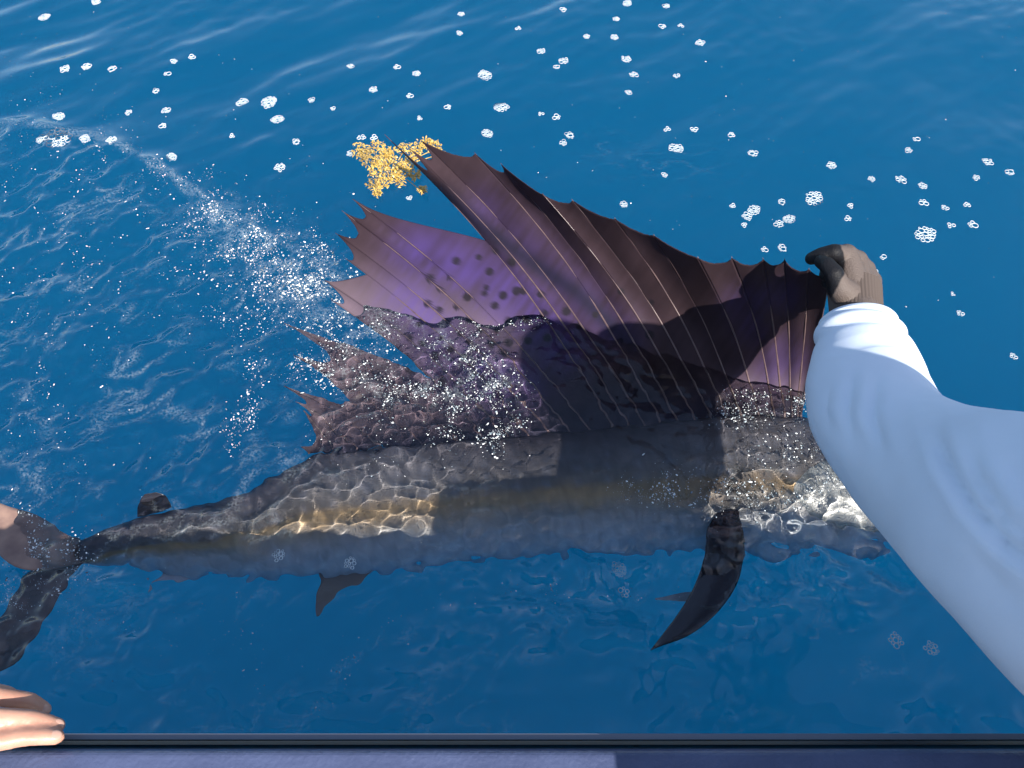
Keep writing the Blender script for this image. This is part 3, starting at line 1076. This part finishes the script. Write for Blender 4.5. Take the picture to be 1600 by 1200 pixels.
    Pp = cen[:, None] + (half / rl[:, None])[:, None] * (np.cos(TH) * rr)[..., None] + nrm[:, None] * (np.sin(TH) * rn)[..., None]
    so = obj('sleeve', mesh('sleeve', Pp.reshape(-1, 3), grid_faces(nst, K_, True)), SHIRT)
    s = so.modifiers.new('t', 'SOLIDIFY')
    s.thickness = 0.003
    s.offset = 1
    child(so, root)
    so['label'] = 'loose pale blue-white sleeve with turned cuff'


build_angler()


# ---- the second person, whose fingers rest on the rail at the other end
def build_second():
    dz = Vector((0, 0.0, GZ - 0.62))
    SH = lambda L: [v + Vector((-0.080, 0.019, GZ - 0.628)) for v in L]
    root = empty('person', (-0.95, -0.6, DECK))
    tag(root, 'bare hand and arm of a person resting fingers on the boat rail', 'person')
    wr = Vector((-0.575, 0.015, 0.690))
    f = [
        [Vector((-0.487, 0.060, 0.680)), Vector((-0.440, 0.083, 0.668)), Vector((-0.409, 0.092, 0.652)), Vector((-0.385, 0.094, 0.637))],
        [Vector((-0.488, 0.082, 0.682)), Vector((-0.440, 0.108, 0.668)), Vector((-0.410, 0.110, 0.645)), Vector((-0.392, 0.106, 0.628))],
        [Vector((-0.498, 0.102, 0.676)), Vector((-0.452, 0.130, 0.658)), Vector((-0.430, 0.130, 0.628)), Vector((-0.420, 0.124, 0.612))],
        [Vector((-0.512, 0.118, 0.664)), Vector((-0.478, 0.138, 0.645)), Vector((-0.460, 0.138, 0.622)), Vector((-0.452, 0.132, 0.610))]]
    f = [SH(q) for q in f]
    wr = SH([wr])[0]
    th = [Vector((-0.535, 0.010, 0.664)), Vector((-0.500, -0.005, 0.648)), Vector((-0.472, -0.004, 0.640)), Vector((-0.452, 0.0, 0.636))]
    th = SH(th)
    elb = Vector((-0.80, -0.10, 0.70))
    sho = Vector((-0.80, -0.36, 0.98))
    lsh = Vector((-1.16, -0.42, 0.98))
    lel = Vector((-1.28, -0.22, 0.76))
    lwr = Vector((-1.12, -0.02, 0.61))
    neck = Vector((-0.98, -0.36, 1.08))
    hc = Vector((-0.97, -0.29, 1.24))
    chest = Vector((-0.98, -0.46, 0.85))
    hips = Vector((-0.98, -0.62, 0.50))
    ells, M, P = head_parts(hc, (0.45, 0.8, -0.35))
    caps = [(neck + Vector((0, -0.02, -0.06)), 0.06, hc + Vector((0, -0.01, -0.05)), 0.055)]
    caps += chain([sho, elb, wr], [0.055, 0.043, 0.029])
    caps += hand_chain(wr, f, th)
    caps += chain([lsh, lel, lwr], [0.055, 0.043, 0.029])
    lf = []
    for k in range(4):
        x = -1.135 + 0.02 * k
        lf.append([Vector((x, 0.055, 0.662)), Vector((x, 0.092, 0.655)), Vector((x, 0.112, 0.638)), Vector((x, 0.118, 0.618))])
    lf = [SH(q) for q in lf]
    caps += hand_chain(lwr, lf, SH([Vector((-1.08, 0.01, 0.655)), Vector((-1.05, 0.035, 0.645)), Vector((-1.035, 0.055, 0.64))]))
    caps += [(sho, 0.06, neck + Vector((0, -0.04, -0.08)), 0.07), (lsh, 0.06, neck + Vector((0, -0.04, -0.08)), 0.07), (chest, 0.12, hips, 0.12), (sho, 0.06, chest, 0.1), (lsh, 0.06, chest, 0.1)]
    knees = [Vector((-1.1, -0.30, 0.19)), Vector((-0.84, -0.30, 0.19))]
    ank = [Vector((-1.1, -0.74, 0.17)), Vector((-0.84, -0.74, 0.17))]
    hp = [hips + Vector((-0.09, 0, 0)), hips + Vector((0.09, 0, 0))]
    for h_, k_, a_ in zip(hp, knees, ank):
        caps += chain([h_, k_, a_], [0.085, 0.058, 0.04])
    child(obj('body', melt('body', caps, ells, voxel=0.0032, smooth=5), SKIN), root)
    face_parts(P, M, root)
    cap_hat(hc, M, root)
    sh = [(sho, 0.085, chest, 0.13), (lsh, 0.085, chest, 0.13), (chest, 0.145, hips + Vector((0, 0.03, 0.05)), 0.145), (sho, 0.08, neck + Vector((0, -0.04, -0.08)), 0.08), (lsh, 0.08, neck + Vector((0, -0.04, -0.08)), 0.08)]
    sh += [(sho, 0.08, sho + (elb - sho) * 0.75, 0.068), (lsh, 0.08, lsh + (lel - lsh) * 0.75, 0.068)]
    child(obj('shirt', melt('shirt', sh, voxel=0.008, smooth=8), mat('blue_shirt_cloth', (0.12, 0.2, 0.32), 0.8)), root)
    tr = [(hp[0], 0.115, hp[1], 0.115)]
    for h_, k_, a_ in zip(hp, knees, ank):
        tr += chain([h_, k_, a_], [0.115, 0.085, 0.065])
    child(obj('trousers', melt('trousers', tr, voxel=0.008, smooth=6), TROUSER), root)
    for a_ in ank:
        child(obj('shoe', melt('shoe', [(a_ + Vector((0, 0.0, -0.01)), 0.05, a_ + Vector((0, -0.17, -0.012)), 0.042)], voxel=0.006), SHOE), root)
    # nails on the fingers that show
    nm = mat('fingernail', (0.44, 0.26, 0.20), 0.25)
    for q in f:
        d = (q[3] - q[2]).normalized()
        up = Vector((0.25, 0.15, 1))
        up = (up - d * up.dot(d)).normalized()
        M2 = Matrix((d, up.cross(d), up)).transposed()
        bm = bmesh.new()
        ellipsoid(bm, q[3] + up * 0.0058 - d * 0.002, (0.0064, 0.0050, 0.0020), M2)
        me = bpy.data.meshes.new('fingernail')
        bm.to_mesh(me)
        bm.free()
        child(obj('fingernail', me, nm), root)


build_second()

# ------------------------------------------------------------------ sargassum
def weed():
    rng = random.Random(4)
    c = at(615, 262, 0.0)
    root = empty('sargassum_weed', tuple(c))
    tag(root, 'clump of golden sargassum seaweed floating beyond the sail tip', 'seaweed')
    gold = mat('golden_frond', (0.34, 0.20, 0.03), 0.4, noise=(90, 1.0, (0.56, 0.40, 0.11)), sss=0)
    brown = mat('brown_frond', (0.20, 0.13, 0.035), 0.5, noise=(60, 0.8, (0.38, 0.26, 0.07)))
    tips = [(562, 240, 22), (575, 255, 20), (590, 236, 24), (600, 252, 26), (610, 270, 26), (622, 283, 22), (585, 268, 20), (600, 285, 20), (636, 262, 20), (648, 275, 16),
            (583, 290, 16), (590, 303, 12), (632, 236, 20), (648, 244, 20), (656, 232, 18), (668, 228, 20), (680, 232, 20), (686, 240, 16), (660, 300, 10), (572, 247, 18), (606, 244, 22), (616, 258, 24), (628, 270, 20), (594, 260, 20)]
    cx, cy = 615, 262
    for (tx, ty, rp) in tips:
        bm = bmesh.new()
        p0 = Vector(at(cx + (tx - cx) * 0.45, cy + (ty - cy) * 0.45, 0))
        p1 = Vector(at(tx, ty, 0))
        p0.z = water_z(np.array([p0.x]), np.array([p0.y]))[0] + 0.003
        p1.z = water_z(np.array([p1.x]), np.array([p1.y]))[0] + 0.004
        R_ = rp / 720.0
        capsule(bm, p0, 0.0012, p1, 0.001, 6)
        for k in range(54):
            a = rng.uniform(0, 6.28)
            rad = R_ * math.sqrt(rng.random()) * 1.0
            b0 = p1 + Vector((math.cos(a) * rad * 0.6, math.sin(a) * rad * 0.75, rng.uniform(-0.003, 0.010)))
            ln = rng.uniform(0.005, 0.0135)
            wd = ln * rng.uniform(0.14, 0.24)
            a2 = rng.uniform(0, 6.28)
            d = Vector((math.cos(a2), math.sin(a2), rng.uniform(-0.25, 0.6))).normalized()
            sd = d.cross(Vector((rng.uniform(-0.5, 0.5), rng.uniform(-0.5, 0.5), 1))).normalized()
            up = sd.cross(d)
            pts = []
            for q, ww in ((0, 0.15), (0.3, 0.9), (0.6, 1.0), (0.85, 0.6), (1.0, 0.1)):
                cpt = b0 + d * ln * q + up * (0.003 * math.sin(q * 3))
                pts.append((bm.verts.new(cpt + sd * wd * ww), bm.verts.new(cpt + up * wd * 0.35), bm.verts.new(cpt - sd * wd * ww)))
            for u, v in zip(pts[:-1], pts[1:]):
                for j in range(3):
                    bm.faces.new((u[j], u[(j + 1) % 3], v[(j + 1) % 3], v[j]))
        for k in range(3):       # air bladders
            a = rng.uniform(0, 6.28)
            b0 = p1 + Vector((math.cos(a) * R_ * 0.5, math.sin(a) * R_ * 0.5, 0.004))
            ret = bmesh.ops.create_icosphere(bm, subdivisions=1, radius=rng.uniform(0.002, 0.0034))
            bmesh.ops.translate(bm, vec=b0, verts=ret['verts'])
        me = bpy.data.meshes.new('frond')
        bm.to_mesh(me)
        bm.free()
        child(obj('frond', me, brown if (tx, ty) in ((575, 255), (572, 247), (583, 290)) else gold), root)


weed()

# ------------------------------------------------------------------ foam
FOAMM = mat('foam_white', (0.60, 0.67, 0.70), 0.3)
FOAMM.node_tree.nodes['Principled BSDF'].inputs['Alpha'].default_value = 0.72


def ring_cluster(rng, nr, Rm, asp):
    """flat raft of bubble rings packed side by side (unit: metres)"""
    V, F = [], []
    placed = []
    tries = 0
    while len(placed) < nr and tries < nr * 60:
        tries += 1
        a, q = rng.uniform(0, 6.28), math.sqrt(rng.random())
        x, y = math.cos(a) * q * Rm, math.sin(a) * q * Rm * asp
        r = rng.uniform(0.0019, 0.0052) * (1.15 - 0.35 * q)
        if all((x - u) ** 2 + (y - v) ** 2 > (0.86 * (r + s)) ** 2 for u, v, s in placed):
            placed.append((x, y, r))
    k, c = 9, 5
    for (x, y, r) in placed:
        o = len(V)
        tr = min(0.00062, r * 0.24)
        for i in range(k):
            th = 2 * math.pi * i / k
            for j in range(c):
                ph = 2 * math.pi * j / c
                rr = r + tr * math.cos(ph)
                V.append((x + rr * math.cos(th), y + rr * math.sin(th), 0.0006 + tr * 1.6 * math.sin(ph)))
        for i in range(k):
            for j in range(c):
                F.append((o + i * c + j, o + ((i + 1) % k) * c + j, o + ((i + 1) % k) * c + (j + 1) % c, o + i * c + (j + 1) % c))
    return mesh('foam_patch', V, F)


FOAM = [(70, 27, 7), (150, 3, 7), (102, 107, 6), (135, 105, 6), (175, 108, 6), (92, 182, 8), (90, 216, 17), (67, 217, 8), (133, 217, 8), (176, 221, 7), (244, 143, 5), (260, 173, 6),
        (378, 160, 9), (420, 160, 12), (433, 187, 9), (463, 222, 6), (487, 157, 5), (268, 246, 8), (438, 262, 8), (362, 213, 4), (255, 197, 4), (272, 97, 4), (262, 115, 4), (201, 176, 4),
        (548, 104, 5), (583, 140, 6), (650, 115, 6), (757, 118, 11), (783, 168, 11), (762, 209, 9), (700, 168, 4), (845, 80, 6), (880, 95, 7), (870, 105, 5), (917, 57, 5), (980, 5, 7), (962, 30, 5),
        (960, 58, 6), (978, 93, 7), (990, 117, 6), (982, 145, 5), (880, 15, 4), (890, 212, 7), (880, 224, 6), (845, 178, 4), (870, 183, 5), (810, 45, 4), (720, 22, 5), (718, 52, 4), (1041, 10, 5),
        (1035, 42, 4), (1064, 40, 4), (1093, 67, 6), (1057, 119, 4), (1043, 202, 5), (1085, 203, 5), (1056, 232, 11), (1143, 211, 4), (1176, 240, 7), (1038, 274, 4), (1298, 259, 7), (1272, 310, 14),
        (1221, 316, 6), (1178, 328, 10), (1167, 339, 7), (1162, 352, 4), (1233, 343, 9), (1217, 350, 7), (1194, 390, 4), (1222, 388, 7), (1145, 322, 4), (1362, 280, 5), (1407, 281, 7), (1441, 290, 6),
        (1442, 316, 5), (1419, 235, 5), (1432, 218, 4), (1328, 322, 4), (1325, 342, 4), (1446, 366, 15), (1485, 352, 5), (1519, 351, 5), (1510, 320, 4), (1525, 278, 4), (1578, 269, 6), (1543, 252, 6),
        (1476, 325, 4), (1380, 402, 4), (1363, 427, 8), (975, 320, 6), (1500, 490, 4), (1488, 460, 3), (1432, 575, 4), (1583, 557, 4), (967, 890, 12), (975, 925, 7), (436, 868, 9), (548, 880, 9), (1400, 1000, 9), (1455, 1014, 9),
        (640, 150, 4), (655, 185, 4), (585, 215, 5), (548, 240, 6), (565, 215, 5), (620, 105, 4), (300, 90, 4), (520, 170, 3), (640, 310, 4)]
NAMED = {(90, 216): 'ragged raft of white foam on the crest of the splash behind the tail', (1272, 310): 'oval raft of white bubbles floating beyond the front edge of the sail',
         (1446, 366): 'largest round raft of white bubbles, on open water past the gloved fist', (420, 160): 'tall oval cluster of white bubbles beyond the splash behind the tail',
         (1056, 232): 'three-lobed white bubble cluster with ripples around it beyond the sail', (783, 168): 'wide bubble cluster on calm water beyond the seaweed clump',
         (967, 890): 'pale honeycomb patch of bubbles between fish belly and side fin', (1363, 427): 'bluish bubble patch right beside the glove back'}


def foam():
    rng = random.Random(11)
    lib = {}
    for nm, nr, Rm, cnt in (('s', 3, 0.0050, 6), ('m', 9, 0.0095, 8), ('l', 26, 0.0165, 5)):
        lib[nm] = [(ring_cluster(rng, nr + rng.randint(-1, 2), Rm, rng.uniform(0.65, 1.0)), Rm) for _ in range(cnt)]
    for ms in lib.values():
        for me, _ in ms:
            me.materials.append(FOAMM)
    for (px, py, r) in FOAM:
        p = at(px, py, 0.0)
        scale = np.linalg.norm(p - EYE) / FPX
        want = r * scale * 0.95
        key = 's' if want < 0.0085 else 'm' if want < 0.0135 else 'l'
        me, Rm = rng.choice(lib[key])
        z = water_z(np.array([p[0]]), np.array([p[1]]))[0]
        o = bpy.data.objects.new('foam_patch', me)
        C.objects.link(o)
        p = at(px, py, z)
        z = water_z(np.array([p[0]]), np.array([p[1]]))[0]
        o.location = (p[0], p[1], z + 0.0004)
        s = want / Rm
        o.scale = (s, s, min(s, 1.3))
        o.rotation_euler = (0, 0, rng.uniform(0, 6.28))
        lab = NAMED.get((px, py))
        if lab:
            tag(o, lab, 'foam', 'foam rafts on the water')
        else:
            where = ('between the fish belly and the boat rail' if py > 850 else 'on the water behind the fish tail' if px < 500 else
                     'on open water past the gloved fist' if px > 1300 else 'on the water around the golden seaweed' if px < 800 else 'on the water beyond the sail edge')
            size = 'small cluster of white bubbles ' if r >= 6 else 'tiny fleck of white foam '
            tag(o, size + where, 'foam', ('bubble clusters ' if r >= 6 else 'foam flecks ') + where)


foam()


# ---- spray: uncountable droplets and froth of the churned water
def spray():
    rng = np.random.RandomState(9)
    pts = []          # px, py, radius (m), lift

    def cloud(n, line, *a_, **k_):
        cloud_(int(n * 1.7), line, *a_, **k_)

    def cloud_(n, line, spread, rmin, rmax, clump=48, thr=0.12):
        line = np.array(line, float)
        seg = np.linalg.norm(np.diff(line, axis=0), axis=1)
        cum = np.concatenate([[0], np.cumsum(seg)])
        got = 0
        while got < n:
            u = rng.rand(n) * cum[-1]
            x = np.interp(u, cum, line[:, 0]) + rng.randn(n) * spread
            y = np.interp(u, cum, line[:, 1]) + rng.randn(n) * spread
            k = fbm(x / clump, y / clump, 91) + 0.5 * perlin(x / 14, y / 14, 95) + 0.25 * rng.randn(n) > thr
            x, y = x[k][:n - got], y[k][:n - got]
            r = 0.55 * rmin + (rmax * 0.95 - 0.55 * rmin) * rng.rand(len(x)) ** 5
            pts.append(np.stack([x, y, r], 1))
            got += len(x)
    cloud(420, [(20, 200), (150, 225), (240, 290), (330, 330)], 32, 0.0007, 0.0022)
    cloud(1100, [(300, 320), (380, 365), (450, 420), (520, 450)], 26, 0.0008, 0.0026)
    cloud(1300, [(380, 400), (470, 420), (520, 470), (560, 530)], 40, 0.0008, 0.0028)
    cloud(420, [(270, 420), (350, 470), (460, 500)], 40, 0.0007, 0.0022)
    cloud(300, [(60, 330), (120, 420), (90, 520)], 70, 0.0007, 0.0022)
    cloud(240, [(400, 560), (385, 640), (365, 700)], 14, 0.0008, 0.0024)
    cloud(160, [(60, 620), (70, 760)], 60, 0.0007, 0.002)
    # over the fish
    cloud(900, [(540, 440), (600, 480), (660, 500), (740, 560), (790, 590)], 22, 0.0007, 0.0022)
    cloud(750, [(540, 590), (640, 610), (720, 640), (785, 600)], 24, 0.0007, 0.0024)
    cloud(300, [(690, 650), (780, 640), (785, 690)], 22, 0.0008, 0.0026)
    cloud(260, [(470, 560), (510, 590)], 16, 0.0008, 0.0024)
    cloud(110, [(480, 680), (560, 700), (660, 690)], 34, 0.0006, 0.0016)
    cloud(560, [(970, 760), (1080, 765), (1200, 775), (1340, 770)], 17, 0.0007, 0.0023)
    cloud(420, [(1180, 690), (1260, 700), (1330, 740)], 26, 0.0007, 0.0024)
    cloud(300, [(1120, 650), (1200, 640), (1245, 630)], 14, 0.0007, 0.0020)
    cloud(650, [(-20, 850), (60, 860), (110, 880)], 26, 0.0007, 0.0022)
    cloud(120, [(10, 900), (30, 950)], 16, 0.0007, 0.0018)
    # mounds of froth
    for (mx_, my_, n_, sp_) in ((652, 612, 130, 6), (770, 605, 200, 8), (745, 622, 100, 8), (782, 676, 110, 7), (545, 540, 120, 9), (420, 440, 240, 12), (470, 450, 260, 14), (400, 385, 200, 12), (345, 335, 140, 10), (1290, 700, 160, 12), (1040, 770, 150, 12), (1130, 765, 160, 12), (40, 845, 160, 14), (1247, 632, 90, 6)):
        cloud_(n_, [(mx_ - 12, my_ + 4), (mx_ + 12, my_ - 4)], sp_, 0.0008, 0.0023, thr=-0.3)
    # froth where the sail breaks the surface
    cloud(260, [(565, 458), (640, 482), (720, 506), (800, 506), (860, 500)], 7, 0.0007, 0.0020, thr=-0.1)
    cloud(110, [(1130, 612), (1200, 618), (1252, 622)], 6, 0.0007, 0.0020, thr=-0.1)
    # stray flecks
    n = 240
    pts.append(np.stack([rng.rand(n) * 1650 - 25, rng.rand(n) * 480, 0.0006 + 0.0012 * rng.rand(n) ** 3], 1))
    # belly side and rail side flecks
    cloud(160, [(480, 1130), (560, 1020), (700, 930), (900, 920), (1200, 940)], 16, 0.0006, 0.0016)
    cloud(150, [(60, 940), (300, 980), (420, 1060)], 40, 0.0005, 0.0013)
    A = np.concatenate(pts)
    p = at(A[:, 0], A[:, 1], np.zeros(len(A)))
    z = water_z(p[:, 0], p[:, 1])
    p = at(A[:, 0], A[:, 1], z)
    z = water_z(p[:, 0], p[:, 1])
    p[:, 2] = z
    # where the sail stands clear of the water the froth clings to its skin
    bm = bmesh.new()
    bmesh.ops.create_icosphere(bm, subdivisions=1, radius=1)
    bm.verts.ensure_lookup_table()
    sv = np.array([v.co[:] for v in bm.verts])
    sf = np.array([[v.index for v in f.verts] for f in bm.faces])
    bm.free()
    r = A[:, 2]
    sq = np.stack([r * (0.8 + 0.6 * rng.rand(len(r))), r * (0.8 + 0.6 * rng.rand(len(r))), r * 0.8], 1)
    sq = sq * np.stack([0.6 + 1.5 * rng.rand(len(r)) ** 2, 0.5 + 0.5 * rng.rand(len(r)), np.full(len(r), 0.7)], 1)
    ang = rng.rand(len(r)) * 3.14
    loc = sv[None] * sq[:, None]
    ca, sa = np.cos(ang)[:, None], np.sin(ang)[:, None]
    loc = np.stack([loc[..., 0] * ca - loc[..., 1] * sa, loc[..., 0] * sa + loc[..., 1] * ca, loc[..., 2]], -1)
    V = (p[:, None] + loc).reshape(-1, 3)
    F = (sf[None] + (np.arange(len(p)) * len(sv))[:, None, None]).reshape(-1, 3)
    me = mesh('sea_spray', V, F)
    g = np.where(rng.rand(len(p)) < 0.45, 0.1 + 0.3 * rng.rand(len(p)), 0.55 + 0.3 * rng.rand(len(p)))
    g = np.stack([g * np.clip(0.55 + 0.6 * g, 0, 1), g * np.clip(0.8 + 0.3 * g, 0, 1), g], 1)
    colour(me, np.repeat(g, len(sv), 0))
    o = obj('sea_spray', me, mat('spray_white', attr='Col', rough=0.2))
    tag(o, 'white froth and droplets splashed around the sail and tail', 'spray', kind='stuff')


spray()
